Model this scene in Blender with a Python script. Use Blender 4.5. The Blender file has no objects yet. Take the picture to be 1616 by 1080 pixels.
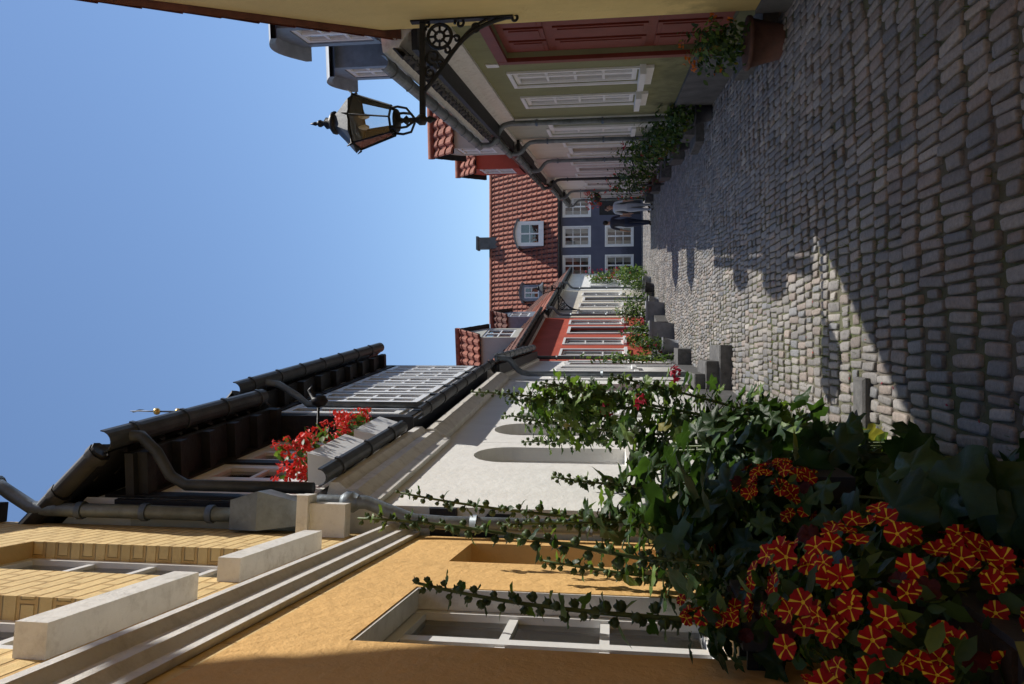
import bpy, math, random
import numpy as np
from mathutils import Vector, Matrix
random.seed(7); rng=np.random.default_rng(7)
R=random.uniform
sc=bpy.context.scene
sc.view_settings.view_transform='Standard'
try: sc.view_settings.look='None'
except Exception: pass
sc.view_settings.exposure=0

# ------------------------------------------------------------ materials
def nt(name):
    m=bpy.data.materials.new(name); m.use_nodes=True
    t=m.node_tree; b=t.nodes['Principled BSDF']
    return m,t,b
def rgb(c): return (c[0],c[1],c[2],1)
def noise(t,vec,scale,detail=5,rough=.6):
    n=t.nodes.new('ShaderNodeTexNoise'); n.inputs['Scale'].default_value=scale
    n.inputs['Detail'].default_value=detail; n.inputs['Roughness'].default_value=rough
    t.links.new(vec,n.inputs['Vector']); return n.outputs['Fac']
def ramp(t,fac,a,b,ca,cb):
    r=t.nodes.new('ShaderNodeValToRGB'); t.links.new(fac,r.inputs['Fac'])
    r.color_ramp.elements[0].position=a; r.color_ramp.elements[1].position=b
    r.color_ramp.elements[0].color=ca; r.color_ramp.elements[1].color=cb
    return r.outputs['Color']
def mixc(t,fac,a,b,mode='MIX'):
    m=t.nodes.new('ShaderNodeMix'); m.data_type='RGBA'; m.blend_type=mode
    for s,v in ((m.inputs[0],fac),(m.inputs[6],a),(m.inputs[7],b)):
        if hasattr(v,'is_linked'): t.links.new(v,s)
        else: s.default_value=v
    return m.outputs[2]
def mat(name,c,rough=.8,var=.18,scale=2.5,bump=.3,bscale=25,metal=0,dirt=None,dirtamt=.4,bd=.01,streak=False,spec=.3,foot=None):
    m,t,b=nt(name)
    g=t.nodes.new('ShaderNodeNewGeometry'); pos=g.outputs['Position']
    lo=tuple(x*(1-var) for x in c); hi=tuple(min(1,x*(1+var)) for x in c)
    col=ramp(t,noise(t,pos,scale,6),.3,.7,rgb(lo),rgb(hi))
    if dirt:
        mp=t.nodes.new('ShaderNodeMapping'); t.links.new(pos,mp.inputs['Vector'])
        mp.inputs['Scale'].default_value=(1,1,.22) if streak else (1,1,1)
        f=ramp(t,noise(t,mp.outputs['Vector'],scale*2.2,8,.7),.5,.78,(0,0,0,1),(dirtamt,)*3+(1,))
        col=mixc(t,f,col,rgb(dirt))
    if foot:
        sx=t.nodes.new('ShaderNodeSeparateXYZ'); t.links.new(pos,sx.inputs[0])
        a=t.nodes.new('ShaderNodeMath'); a.operation='MULTIPLY_ADD'; t.links.new(noise(t,pos,5,6),a.inputs[0]); a.inputs[1].default_value=-1.3; t.links.new(sx.outputs['Z'],a.inputs[2])
        f=ramp(t,a.outputs[0],0.0,.45,(.7,.7,.7,1),(0,0,0,1)); col=mixc(t,f,col,rgb(foot))
    t.links.new(col,b.inputs['Base Color'])
    b.inputs['Roughness'].default_value=rough; b.inputs['Metallic'].default_value=metal
    b.inputs['Specular IOR Level'].default_value=spec
    if bump>0:
        bp=t.nodes.new('ShaderNodeBump'); bp.inputs['Strength'].default_value=bump; bp.inputs['Distance'].default_value=bd
        t.links.new(noise(t,pos,bscale,6,.65),bp.inputs['Height']); t.links.new(bp.outputs['Normal'],b.inputs['Normal'])
    return m
def plaster(name,c,var=.1,bump=.5,bscale=18,dirt=None,amt=.35):
    d=dirt or tuple(x*.55 for x in c)
    return mat(name,c,.9,var,1.6,bump,bscale,dirt=d,dirtamt=amt,bd=.015,streak=True,spec=.15,foot=tuple(x*.45 for x in c))
def brickmat(name,c,mortar,bump=.8,var=.15,msize=.012):
    m,t,b=nt(name)
    uv=t.nodes.new('ShaderNodeUVMap')
    br=t.nodes.new('ShaderNodeTexBrick'); t.links.new(uv.outputs['UV'],br.inputs['Vector'])
    br.inputs['Scale'].default_value=1; br.inputs['Brick Width'].default_value=.24; br.inputs['Row Height'].default_value=.075
    br.inputs['Mortar Size'].default_value=msize; br.inputs['Mortar Smooth'].default_value=.5
    br.inputs['Color1'].default_value=rgb(tuple(x*(1-var) for x in c)); br.inputs['Color2'].default_value=rgb(tuple(x*(1+var) for x in c))
    br.inputs['Mortar'].default_value=rgb(mortar)
    g=t.nodes.new('ShaderNodeNewGeometry')
    n=noise(t,g.outputs['Position'],6,6)
    col=mixc(t,.5,br.outputs['Color'],ramp(t,n,.3,.7,(.7,.7,.7,1),(1,1,1,1)),'MULTIPLY')
    t.links.new(col,b.inputs['Base Color']); b.inputs['Roughness'].default_value=.9
    inv=t.nodes.new('ShaderNodeMath'); inv.operation='SUBTRACT'; inv.inputs[0].default_value=1; t.links.new(br.outputs['Fac'],inv.inputs[1])
    ad=t.nodes.new('ShaderNodeMath'); ad.operation='MULTIPLY_ADD'; t.links.new(noise(t,g.outputs['Position'],30,4),ad.inputs[0]); ad.inputs[1].default_value=.5
    t.links.new(inv.outputs[0],ad.inputs[2])
    bp=t.nodes.new('ShaderNodeBump'); bp.inputs['Strength'].default_value=bump; bp.inputs['Distance'].default_value=.012
    t.links.new(ad.outputs[0],bp.inputs['Height']); t.links.new(bp.outputs['Normal'],b.inputs['Normal'])
    return m
def leafmat(name,c,trans=.35,rough=.45,var=.35,tint=(1.4,1.5,.6,1)):
    m,t,b=nt(name)
    g=t.nodes.new('ShaderNodeNewGeometry')
    n=noise(t,g.outputs['Position'],9,3)
    col=ramp(t,n,.3,.7,rgb(tuple(x*(1-var) for x in c)),rgb(tuple(x*(1+var) for x in c)))
    t.links.new(col,b.inputs['Base Color']); b.inputs['Roughness'].default_value=rough; b.inputs['Specular IOR Level'].default_value=.3
    tr=t.nodes.new('ShaderNodeBsdfTranslucent')
    tc=mixc(t,1.0,col,tint,'MULTIPLY'); t.links.new(tc,tr.inputs['Color'])
    mx=t.nodes.new('ShaderNodeMixShader'); mx.inputs[0].default_value=trans
    t.links.new(b.outputs[0],mx.inputs[1]); t.links.new(tr.outputs[0],mx.inputs[2])
    t.links.new(mx.outputs[0],t.nodes['Material Output'].inputs['Surface'])
    bp=t.nodes.new('ShaderNodeBump'); bp.inputs['Strength'].default_value=.5; bp.inputs['Distance'].default_value=.004
    t.links.new(noise(t,g.outputs['Position'],70,3),bp.inputs['Height']); t.links.new(bp.outputs['Normal'],b.inputs['Normal'])
    return m
def glassmat(name,tint=(.8,.85,.85),base=.12):
    m,t,b=nt(name)
    t.nodes.remove(b)
    tr=t.nodes.new('ShaderNodeBsdfTransparent'); tr.inputs['Color'].default_value=rgb(tint)
    gl=t.nodes.new('ShaderNodeBsdfGlossy'); gl.inputs['Roughness'].default_value=.03
    g=t.nodes.new('ShaderNodeNewGeometry')
    bp=t.nodes.new('ShaderNodeBump'); bp.inputs['Strength'].default_value=.12; bp.inputs['Distance'].default_value=.02
    t.links.new(noise(t,g.outputs['Position'],3,2),bp.inputs['Height']); t.links.new(bp.outputs['Normal'],gl.inputs['Normal'])
    fr=t.nodes.new('ShaderNodeFresnel'); fr.inputs['IOR'].default_value=1.5
    ad=t.nodes.new('ShaderNodeMath'); ad.operation='ADD'; ad.use_clamp=True; t.links.new(fr.outputs[0],ad.inputs[0]); ad.inputs[1].default_value=base
    mx=t.nodes.new('ShaderNodeMixShader'); t.links.new(ad.outputs[0],mx.inputs[0]); t.links.new(tr.outputs[0],mx.inputs[1]); t.links.new(gl.outputs[0],mx.inputs[2])
    t.links.new(mx.outputs[0],t.nodes['Material Output'].inputs['Surface'])
    return m

M={}
M['yplaster']=plaster('ochre_plaster',(.80,.50,.20),.08,.8,14,amt=.2)
M['ybrick']=brickmat('painted_yellow_brick',(.82,.60,.27),(.68,.45,.18),1.0,.05)
M['yplain']=plaster('yellow_plaster',(.80,.61,.25),.06,amt=.2)
M['white']=plaster('whitewash',(.83,.82,.78),.04,.5,12,dirt=(.5,.47,.4),amt=.22)
M['greywhite']=plaster('grey_panel',(.50,.50,.44),.08)
M['cream']=plaster('cream_plaster',(.70,.65,.54),.07)
M['pink']=plaster('pale_pink_plaster',(.66,.59,.56),.07)
M['green']=plaster('sage_green_plaster',(.27,.27,.145),.08)
M['palegreen']=plaster('pale_green_plaster',(.44,.46,.38),.07)
M['blue']=plaster('slate_blue_plaster',(.11,.115,.16),.12)
M['red']=plaster('oxide_red_plaster',(.52,.11,.07),.12)
M['plinth']=mat('grey_plinth',(.11,.11,.11),.85,.25,4,.5,20)
M['wpaint']=mat('white_paint',(.82,.82,.80),.45,.04,5,.15,60,dirt=(.5,.48,.43),dirtamt=.2)
M['wstone']=mat('white_moulding',(.76,.74,.69),.7,.07,6,.5,40,dirt=(.38,.34,.28),dirtamt=.6)
M['blackwood']=mat('black_timber',(.022,.022,.024),.6,.3,8,.5,40)
M['zinc']=mat('zinc',(.20,.23,.25),.5,.3,6,.3,30,metal=.4,dirt=(.08,.08,.08),dirtamt=.6)
M['darkzinc']=mat('dark_zinc',(.07,.075,.08),.5,.3,6,.2,30,metal=.3)
M['tile']=mat('red_pantile',(.33,.115,.072),.8,.4,6,.4,30,dirt=(.13,.075,.055),dirtamt=.8)
M['dtile']=mat('dark_pantile',(.055,.052,.052),.6,.35,5,.4,30,dirt=(.12,.12,.1),dirtamt=.4)
M['btile']=mat('brown_pantile',(.16,.07,.05),.8,.35,5,.4,30,dirt=(.07,.06,.05),dirtamt=.6)
M['slate']=mat('slate_cladding',(.20,.24,.29),.5,.2,6,.3,25)
M['reddoor']=mat('oxblood_paint',(.19,.04,.026),.5,.15,4,.2,40)
M['iron']=mat('cast_iron',(.02,.02,.02),.45,.3,20,.3,60,metal=.2)
M['gold']=mat('gilded_ball',(.75,.45,.12),.3,.1,10,0,metal=.9)
M['glass']=glassmat('window_glass')
M['lampglass']=glassmat('lantern_glass',(.95,.97,.97),.02)
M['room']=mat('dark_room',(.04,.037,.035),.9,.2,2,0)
M['curtain']=mat('curtain',(.6,.58,.54),.9,.08,6,0)
M['terra']=mat('terracotta',(.12,.06,.045),.8,.3,6,.4,30,dirt=(.06,.06,.05),dirtamt=.5)
M['pot']=mat('dark_pot',(.04,.04,.045),.5,.2,6,.2,30)
M['gpot']=mat('grey_planter',(.22,.23,.25),.7,.2,6,.3,30)
M['stone']=mat('granite_step',(.12,.118,.115),.8,.35,12,.5,60)
M['soil']=mat('soil',(.035,.025,.018),.95,.4,20,.8,40)
M['leafd']=leafmat('leaf_dark',(.03,.062,.02))
M['leafm']=leafmat('leaf_mid',(.05,.10,.028))
M['leafl']=leafmat('leaf_light',(.13,.20,.05))
M['leafy']=leafmat('leaf_yellowing',(.22,.20,.05))
M['stem']=leafmat('stem_green',(.10,.14,.05),.1)
M['bud']=leafmat('bud_green',(.075,.115,.045),.15)
T1=(1,1,1,1)
M['petred']=leafmat('petal_red',(.34,.004,.004),.12,.75,.3,T1)
M['petyel']=leafmat('petal_yellow',(.85,.60,.04),.15,.7,.12,T1)
M['petdark']=leafmat('petal_maroon',(.05,.003,.006),.1,.6,.3,T1)
M['gerred']=leafmat('geranium_red',(.80,.06,.045),.25,.5,.25,T1)
M['petpink']=leafmat('petal_pink',(.45,.015,.05),.25,.5,.3,T1)
M['petorange']=leafmat('petal_orange',(.6,.16,.02),.25,.5,.3,T1)
M['petwhite']=leafmat('petal_white',(.7,.7,.62),.3,.5,.1,T1)
M['grass']=leafmat('grass_blade',(.13,.17,.045),.3)

# ------------------------------------------------------------ object builder
class Fr:
    def __init__(s,x,y,dx,dy,side):
        l=math.hypot(dx,dy); s.o=np.array([x,y,0.]); s.d=np.array([dx/l,dy/l,0]); s.n=side*np.array([dy/l,-dx/l,0])
        s.A=np.array([s.d,s.n,[0,0,1.]])
class FrI:
    def __init__(s,x=0,y=0,z=0,rot=0):
        c,q=math.cos(rot),math.sin(rot)
        s.o=np.array([x,y,z],float); s.A=np.array([[c,q,0],[-q,c,0],[0,0,1.]])
class Obj:
    def __init__(self,name,fr=None):
        self.fr=fr or FrI(); self.parts={}
        self.e=bpy.data.objects.new(name,None); sc.collection.objects.link(self.e)
        self.e.location=Vector(self.fr.o); self.e.empty_display_size=.3
    def add(self,part,V,F,m,smooth=False):
        V=np.asarray(V,float).reshape(-1,3)
        p=self.parts.setdefault(part,dict(V=[],n=0,F=[],mi=[],mats=[],sm=[]))
        if m not in p['mats']: p['mats'].append(m)
        k=p['mats'].index(m); n=p['n']
        p['V'].append(V)
        p['F'].extend([tuple(i+n for i in f) for f in F]); p['mi'].extend([k]*len(F)); p['sm'].extend([smooth]*len(F))
        p['n']=n+len(V)
    def box(self,part,s0,s1,o0,o1,z0,z1,m):
        V=[(s,o,z) for s in (s0,s1) for o in (o0,o1) for z in (z0,z1)]
        F=[(0,1,3,2),(4,6,7,5),(0,4,5,1),(2,3,7,6),(0,2,6,4),(1,5,7,3)]
        self.add(part,V,F,m)
    def quad(self,part,a,b,c,d,m): self.add(part,[a,b,c,d],[(0,1,2,3)],m)
    def poly(self,part,P,m): self.add(part,P,[tuple(range(len(P)))],m)
    def profile(self,part,prof,s0,s1,m,close=True):
        n=len(prof); V=[(s0,o,z) for o,z in prof]+[(s1,o,z) for o,z in prof]
        F=[(i,(i+1)%n,n+(i+1)%n,n+i) for i in range(n if close else n-1)]
        if close: F+= [tuple(range(n)),tuple(range(n,2*n))]
        self.add(part,V,F,m)
    def tube(self,part,pts,r,m,n=8,cap=True):
        V,F=tube(pts,r,n,cap); self.add(part,V,F,m,True)
    def lathe(self,part,prof,c,m,n=16,axis='z'):
        V=[];F=[]
        for r,z in prof:
            for i in range(n):
                a=2*math.pi*i/n; V.append((c[0]+r*math.cos(a),c[1]+r*math.sin(a),c[2]+z))
        for k in range(len(prof)-1):
            for i in range(n):
                j=(i+1)%n; F.append((k*n+i,k*n+j,(k+1)*n+j,(k+1)*n+i))
        F.append(tuple(range(n))); F.append(tuple((len(prof)-1)*n+i for i in range(n)))
        self.add(part,V,F,m,n>6)
    def finish(self):
        for name,p in self.parts.items():
            L=np.concatenate(p['V']); W=L@self.fr.A
            me=bpy.data.meshes.new(name); me.from_pydata(W.tolist(),[],p['F'])
            for mm in p['mats']: me.materials.append(M[mm] if isinstance(mm,str) else mm)
            me.polygons.foreach_set('material_index',p['mi']); me.polygons.foreach_set('use_smooth',p['sm'])
            uv=me.uv_layers.new(name='UVMap')
            li=np.empty(len(me.loops),dtype=np.int32); me.loops.foreach_get('vertex_index',li)
            U=np.stack([L[:,0]-L[:,1],L[:,2]],1)[li]; uv.data.foreach_set('uv',U.astype(np.float32).ravel())
            me.update()
            o=bpy.data.objects.new(name,me); sc.collection.objects.link(o); o.parent=self.e
        return self.e
def tube(pts,r,n=8,cap=True):
    P=[Vector(p) for p in pts]; k=len(P)
    rs=r if isinstance(r,(list,tuple)) else [r]*k
    V=[];F=[];up=None
    for i in range(k):
        t=(P[min(i+1,k-1)]-P[max(i-1,0)]).normalized()
        if up is None:
            up=t.orthogonal().normalized()
        up=(up-t*up.dot(t)); 
        if up.length<1e-5: up=t.orthogonal()
        up.normalize(); w=t.cross(up)
        for j in range(n):
            a=2*math.pi*j/n; V.append(tuple(P[i]+(up*math.cos(a)+w*math.sin(a))*rs[i]))
    for i in range(k-1):
        for j in range(n):
            q=(j+1)%n; F.append((i*n+j,i*n+q,(i+1)*n+q,(i+1)*n+j))
    if cap: F+=[tuple(range(n)),tuple((k-1)*n+j for j in range(n))]
    return V,F
def bez(a,b,c,d,n=10):
    a,b,c,d=map(Vector,(a,b,c,d)); out=[]
    for i in range(n+1):
        t=i/n; out.append(tuple(a*(1-t)**3+b*3*t*(1-t)**2+c*3*t*t*(1-t)+d*t**3))
    return out

def wall(B,s0,s1,z0,z1,o,ops,rev,m,part='walls',rm=None):
    rm=rm or m
    ss=sorted(set([s0,s1]+[v for q in ops for v in q[:2]])); zs=sorted(set([z0,z1]+[v for q in ops for v in q[2:4]]))
    for i in range(len(ss)-1):
        for j in range(len(zs)-1):
            cs=(ss[i]+ss[i+1])/2; cz=(zs[j]+zs[j+1])/2
            if any(q[0]<cs<q[1] and q[2]<cz<q[3] for q in ops): continue
            B.quad(part,(ss[i],o,zs[j]),(ss[i+1],o,zs[j]),(ss[i+1],o,zs[j+1]),(ss[i],o,zs[j+1]),m)
    for q in ops:
        a,b,c,d=q[:4]; h=q[4] if len(q)>4 else 0; i=o-rev
        e=d-h
        B.quad(part,(a,o,c),(a,o,e),(a,i,e),(a,i,c),rm); B.quad(part,(b,o,c),(b,o,e),(b,i,e),(b,i,c),rm)
        B.quad(part,(a,o,c),(b,o,c),(b,i,c),(a,i,c),rm)
        if h==0: B.quad(part,(a,o,d),(b,o,d),(b,i,d),(a,i,d),rm)
        else:
            n=12; arc=[((a+b)/2-(b-a)/2*math.cos(math.pi*k/n), e+h*math.sin(math.pi*k/n)) for k in range(n+1)]
            for k in range(n):
                s_,z_=arc[k]; s2,z2=arc[k+1]
                B.quad(part,(s_,o,z_),(s2,o,z2),(s2,o,d),(s_,o,d),m)
                B.quad(part,(s_,o,z_),(s2,o,z2),(s2,i,z2),(s_,i,z_),rm)

def window(B,a,b,c,d,o,cols=2,rows=3,fw=.05,m='wpaint',part='windows',curtain=True,depth=.05,room=True):
    f=fw
    B.box(part,a,a+f,o-depth,o,c,d,m); B.box(part,b-f,b,o-depth,o,c,d,m)
    B.box(part,a+f,b-f,o-depth,o-.002,c,c+f,m); B.box(part,a+f,b-f,o-depth,o-.002,d-f,d,m)
    w=(b-a-2*f)
    for k in range(1,cols):
        s=a+f+w*k/cols; B.box(part,s-f*.6,s+f*.6,o-depth,o-.004,c+f,d-f,m)
    for k in range(1,rows):
        z=c+f+(d-c-2*f)*k/rows; B.box(part,a+f,b-f,o-depth+.004,o-.012,z-.018,z+.018,m)
    g=o-depth*.6
    B.quad(part+'_glass',(a+f,g,c+f),(b-f,g,c+f),(b-f,g,d-f),(a+f,g,d-f),'glass')
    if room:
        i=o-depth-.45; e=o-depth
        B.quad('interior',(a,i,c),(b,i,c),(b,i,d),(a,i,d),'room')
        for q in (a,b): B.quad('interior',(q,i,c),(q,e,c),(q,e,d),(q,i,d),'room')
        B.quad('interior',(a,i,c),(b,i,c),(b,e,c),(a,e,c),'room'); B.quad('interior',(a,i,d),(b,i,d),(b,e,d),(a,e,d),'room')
    if curtain:
        cw=(b-a)*R(.2,.32)
        for side in (0,1):
            n=14; V=[]
            for k in range(n+1):
                s=(a+f*.5+cw*k/n) if side==0 else (b-f*.5-cw*k/n)
                oo=o-depth-.06+.018*math.sin(k*1.7+side)
                V+=[(s,oo,c+.02),(s,oo,d-.02)]
            F=[(2*k,2*k+2,2*k+3,2*k+1) for k in range(n)]
            B.add('curtains',V,F,'curtain',True)

def pant(B,part,p0,U,Ld,N,w,l,m,per=.22,course=.32,amp=.028):
    p0,U,Ld,N=[np.array(v,float) for v in (p0,U,Ld,N)]
    for v in (U,Ld,N): v/=np.linalg.norm(v)
    ns=max(4,int(w/per*7)); ss=np.linspace(0,w,ns+1)
    prof=amp*np.sin(2*np.pi*ss/per)+amp*.35*np.sin(4*np.pi*ss/per+.8)
    nk=int(math.ceil(l/course)); rows=[]
    ntile=int(w/per)+2; idx=np.minimum((ss/per).astype(int),ntile-1)
    for k in range(nk):
        a=k*course; b=min(l,(k+1)*course)
        jit=rng.normal(0,.004,ntile)[idx]; dl=rng.normal(0,.006,ntile)[idx]
        rows.append((a,.036+jit,dl)); rows.append((b-.004,.005+jit*.3,dl*0))
    V=[]
    for a,h,dl in rows: V.append(p0+U*ss[:,None]+Ld*(a+dl)[:,None]+N*(prof+h)[:,None])
    V=np.concatenate(V); n=ns+1
    F=[(r*n+i,r*n+i+1,(r+1)*n+i+1,(r+1)*n+i) for r in range(len(rows)-1) for i in range(ns)]
    V2=np.concatenate([V[:n],V[:n]-N*.05]); F2=[(i,i+1,n+i+1,n+i) for i in range(ns)]
    B.add(part,V,F,m,False); B.add(part,V2,F2,m)
def gutter(B,s0,s1,o,z,m='zinc',r=.065,part='gutter'):
    n=8
    prof=[(o+r*math.cos(math.pi+math.pi*i/n),z+r*math.sin(math.pi+math.pi*i/n)) for i in range(n+1)]
    prof2=[(o+(r-.008)*math.cos(math.pi+math.pi*i/n),z+(r-.008)*math.sin(math.pi+math.pi*i/n)) for i in range(n+1)][::-1]
    B.profile(part,prof+prof2,s0,s1,m)
    s=s0+.3
    while s<s1-.05:
        pr=[(o+(r+.01)*math.cos(math.pi+math.pi*i/n),z+(r+.01)*math.sin(math.pi+math.pi*i/n)) for i in range(n+1)]
        pi=[(o+(r-.012)*math.cos(math.pi+math.pi*i/n),z+.004+(r-.012)*math.sin(math.pi+math.pi*i/n)) for i in range(n+1)][::-1]
        B.profile(part,pr+pi,s,s+.04,m); s+=.62
def downpipe(B,s,og,zg,ow,z0,m='zinc',r=.042,part='downpipe'):
    B.tube(part,[(s,og,zg-.03),(s,og,zg-.15)]+bez((s,og,zg-.18),(s,og,zg-.35),(s,ow,zg-.3),(s,ow,zg-.55),6)+[(s,ow,z0)],r,m,10)
    z=z0+.5
    while z<zg-.7:
        B.tube(part,[(s,ow,z),(s,ow,z+.035)],r+.012,m,10); z+=1.1
def body(B,L,zw,depth,pitch,wm,rm,eo=.3,verge=.0,z0=0,front=0,soffit='blackwood',per=.22,amp=.028,course=.32):
    tp=math.tan(pitch); half=depth/2; zr=zw+half*tp
    for s in (0,L):
        s_=s+(.001 if s==0 else -.001)
        B.poly('walls',[(s_,front-.001,z0),(s_,front-.001,zw),(s_,-half,zr),(s_,-depth,zw),(s_,-depth,z0)],wm)
    B.quad('walls',(0,-depth,z0),(L,-depth,z0),(L,-depth,zw),(0,-depth,zw),wm)
    c,q=math.cos(pitch),math.sin(pitch)
    ze=zw-eo*tp+.12; l=(eo+half)/c
    B.quad('roof',(-verge,eo,ze-.03),(L+verge,eo,ze-.03),(L+verge,-half,zr+.09),(-verge,-half,zr+.09),soffit)
    B.quad('roof',(-verge,-half,zr+.1),(L+verge,-half,zr+.1),(L+verge,-depth-.2,zw-.2*tp+.1),(-verge,-depth-.2,zw-.2*tp+.1),rm)
    pant(B,'roof',(-verge,eo,ze),(1,0,0),(0,-c,q),(0,q,c),L+2*verge,l,rm,per=per,amp=amp,course=course)
    B.tube('roof',[(-verge,-half,zr+.14),(L+verge,-half,zr+.14)],.1,rm,8)
    B.box('eaves',0,L,front+.002,eo-.03,ze-.12,ze-.06,soffit)
    return ze
def dormer(B,s0,s1,of,z0,z1,depth,wm,rm,rise=.45,kind='gable',win=(2,2),trim='wpaint',cheek=None):
    cheek=cheek or wm
    for s in (s0,s1): 
        B.quad('dormer',(s,of,z0),(s,of,z1),(s,of-depth,z1),(s,of-depth,z0),cheek)
    a=s0+.12;b=s1-.12;c=z0+.2;d=z1-.1
    wall(B,s0,s1,z0,z1,of,[(a,b,c,d)],.05,wm,'dormer')
    window(B,a,b,c,d,of-.02,win[0],win[1],.06,trim,'dormer_window',curtain=False)
    sm=(s0+s1)/2
    if kind=='gable':
        h=rise; w=(s1-s0)/2; ov=.12; al=math.atan2(h,w)
        B.poly('dormer',[(s0,of,z1),(s1,of,z1),(sm,of,z1+h)],wm)
        l=math.hypot(w,h)+ov
        for sg in (-1,1):
            st=(sm+sg*(w+ov*math.cos(al)), of+.12, z1-ov*math.sin(al))
            pant(B,'dormer_roof',st,(0,-1,0),(-sg*math.cos(al),0,math.sin(al)),(sg*math.sin(al),0,math.cos(al)),depth+.12,l,rm)
            B.quad('dormer_roof',(st[0],of+.12,st[2]-.03),(st[0],of-depth,st[2]-.03),(sm,of-depth,z1+h-.03),(sm,of+.12,z1+h-.03),'blackwood')
        B.tube('dormer_roof',[(sm,of+.13,z1+h+.05),(sm,of-depth,z1+h+.05)],.08,rm,8)
    else:
        n=10; V=[];ov=.12
        for oo in (of+.15,of-depth):
            for k in range(n+1):
                t=k/n; s=s0-ov+(s1-s0+2*ov)*t; V.append((s,oo,z1+.03+rise*math.sin(math.pi*t)))
            for k in range(n+1):
                t=k/n; s=s0-ov+(s1-s0+2*ov)*t; V.append((s,oo,z1-.05+rise*math.sin(math.pi*t)))
        m_=n+1; F=[]
        for k in range(n):
            F.append((k,k+1,2*m_+k+1,2*m_+k)); F.append((m_+k,m_+k+1,3*m_+k+1,3*m_+k)); F.append((k,k+1,m_+k+1,m_+k))
        B.add('dormer_roof',V,F,rm,True)
        B.poly('dormer',[(s0+(s1-s0)*k/n,of,z1-.002+rise*math.sin(math.pi*k/n)*.9) for k in range(n+1)],wm)

# ------------------------------------------------------------ LEFT HOUSES
B=Obj('ochre_townhouse',Fr(-.41,-2,-.12,1,1)); L1=6.68
lo=[(1.9,2.7,1.2,2.4),(4.3,5.14,1.2,2.4)]
nich=[(5.78,6.42,1.1,2.4)]
wall(B,0,L1,0,2.72,0,lo+nich,.2,'yplaster')
up=[(2.3,3.1,3.28,4.8),(4.03,4.66,3.28,4.8),(5.15,5.92,3.28,4.8)]
wall(B,0,L1,2.72,5.85,0,up,.14,'ybrick')
for a,b,c,d in lo:
    window(B,a,b,c,d,-.09,2,3,.055)
    B.box('sills',a-.04,b+.04,-.1,.05,c-.07,c-.002,'wstone')
    B.box('reveal_lining',b-.012,b-.001,-.088,-.004,c,d,'wstone'); B.box('reveal_lining',a,b-.013,-.088,-.004,d-.012,d-.001,'wstone')
for a,b,c,d in nich:
    window(B,a,b,c,d,-.2,2,3,.05); B.box('sills',a-.03,b+.03,-.1,.04,c-.06,c-.002,'wstone')
for a,b,c,d in up:
    window(B,a,b,c,d,-.09,2,4,.05)
    B.box('sills',a-.08,b+.08,-.1,.10,c-.13,c-.03,'wstone')
B.profile('string_course',[(.001,2.77),(.025,2.77),(.025,2.81),(.05,2.84),(.05,2.89),(.08,2.92),(.08,2.95),(.001,2.99)],0,L1,'wstone')
B.box('plinth',0,L1,.001,.04,0,.45,'plinth')
body(B,L1,5.78,7,math.radians(46),'yplain','tile',.16)
gutter(B,0,L1+.02,.24,5.72)
sp=6.6
B.tube('downpipe',[(sp,.24,5.7),(sp,.24,5.62),(sp,.2,5.55),(sp,.11,5.38),(sp,.1,5.3),(sp,.1,3.9)],.045,'zinc',10)
for z in (4.1,4.55,5.0): B.tube('downpipe',[(sp,.1,z),(sp,.1,z+.04)],.058,'zinc',10)
V=[(sp-.09,.02,3.95),(sp+.07,.02,3.95),(sp+.07,.2,3.95),(sp-.09,.2,3.95),(sp-.12,.02,3.76),(sp+.07,.02,3.76),(sp+.07,.26,3.76),(sp-.12,.26,3.76),(sp-.07,.05,3.52),(sp+.07,.05,3.52),(sp+.07,.2,3.52),(sp-.07,.2,3.52)]
B.add('hopper',V,[(0,1,2,3),(0,1,5,4),(1,2,6,5),(2,3,7,6),(3,0,4,7),(4,5,9,8),(5,6,10,9),(6,7,11,10),(7,4,8,11),(8,9,10,11)],'zinc')
B.tube('downpipe',[(sp,.14,3.55),(sp,.2,3.4),(sp,.2,3.1),(sp,.1,2.8),(sp,.09,2.6),(sp,.09,.2)],.042,'zinc',10)
B.lathe('downpipe',[(.045,0),(.065,.03),(.065,.08),(.045,.11)],(sp,.2,3.15),'zinc',12)
for z in (.9,1.7,2.4): B.tube('downpipe',[(sp,.09,z),(sp,.09,z+.04)],.054,'zinc',10)
B.box('corbel',6.44,6.54,.002,.2,3.18,3.4,'wstone'); B.box('corbel',6.40,6.54,.002,.25,3.4,3.47,'wstone')
B.finish()

L2x,L2y=-1.04,4.7
B=Obj('whitewashed_timbered_house',Fr(L2x,L2y,.055,1,1)); L=2.18
ar=[(1.35,1.98,1.47,2.74,.28)]
wall(B,0,L,0,3.1,0,ar,.16,'white')
for a,b,c,d,h in ar:
    window(B,a,b,c,d-.05,-.12,2,3,.045)
    B.box('sills',a-.04,b+.04,-.1,.05,c-.06,c-.002,'wstone')
B.box('plinth',0,L,.001,.03,0,.4,'plinth')
B.profile('cornice',[(.001,3.05),(.04,3.05),(.05,3.13),(.10,3.2),(.10,3.27),(.14,3.32),(.14,3.38),(.001,3.42)],0,L,'wstone')
gutter(B,-.05,1.9,.18,3.44,'darkzinc',.06)
upw=[(.22,1.02,3.6,4.62),(1.22,1.98,3.6,4.62)]
wall(B,0,L,3.1,5.0,0,upw,.06,'white')
for a,b,c,d in upw: window(B,a,b,c,d,.0,2,3,.07)
for s in (0,1.06,2.04): B.box('timbers',s,s+.11,.002,.02,3.45,4.95,'blackwood')
for z in (3.44,4.66,4.84): B.box('timbers',0,L,.002,.018,z,z+.1,'blackwood')
B.box('side_panel',-.03,-.002,-.3,-.02,3.45,4.75,'greywhite')
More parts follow.
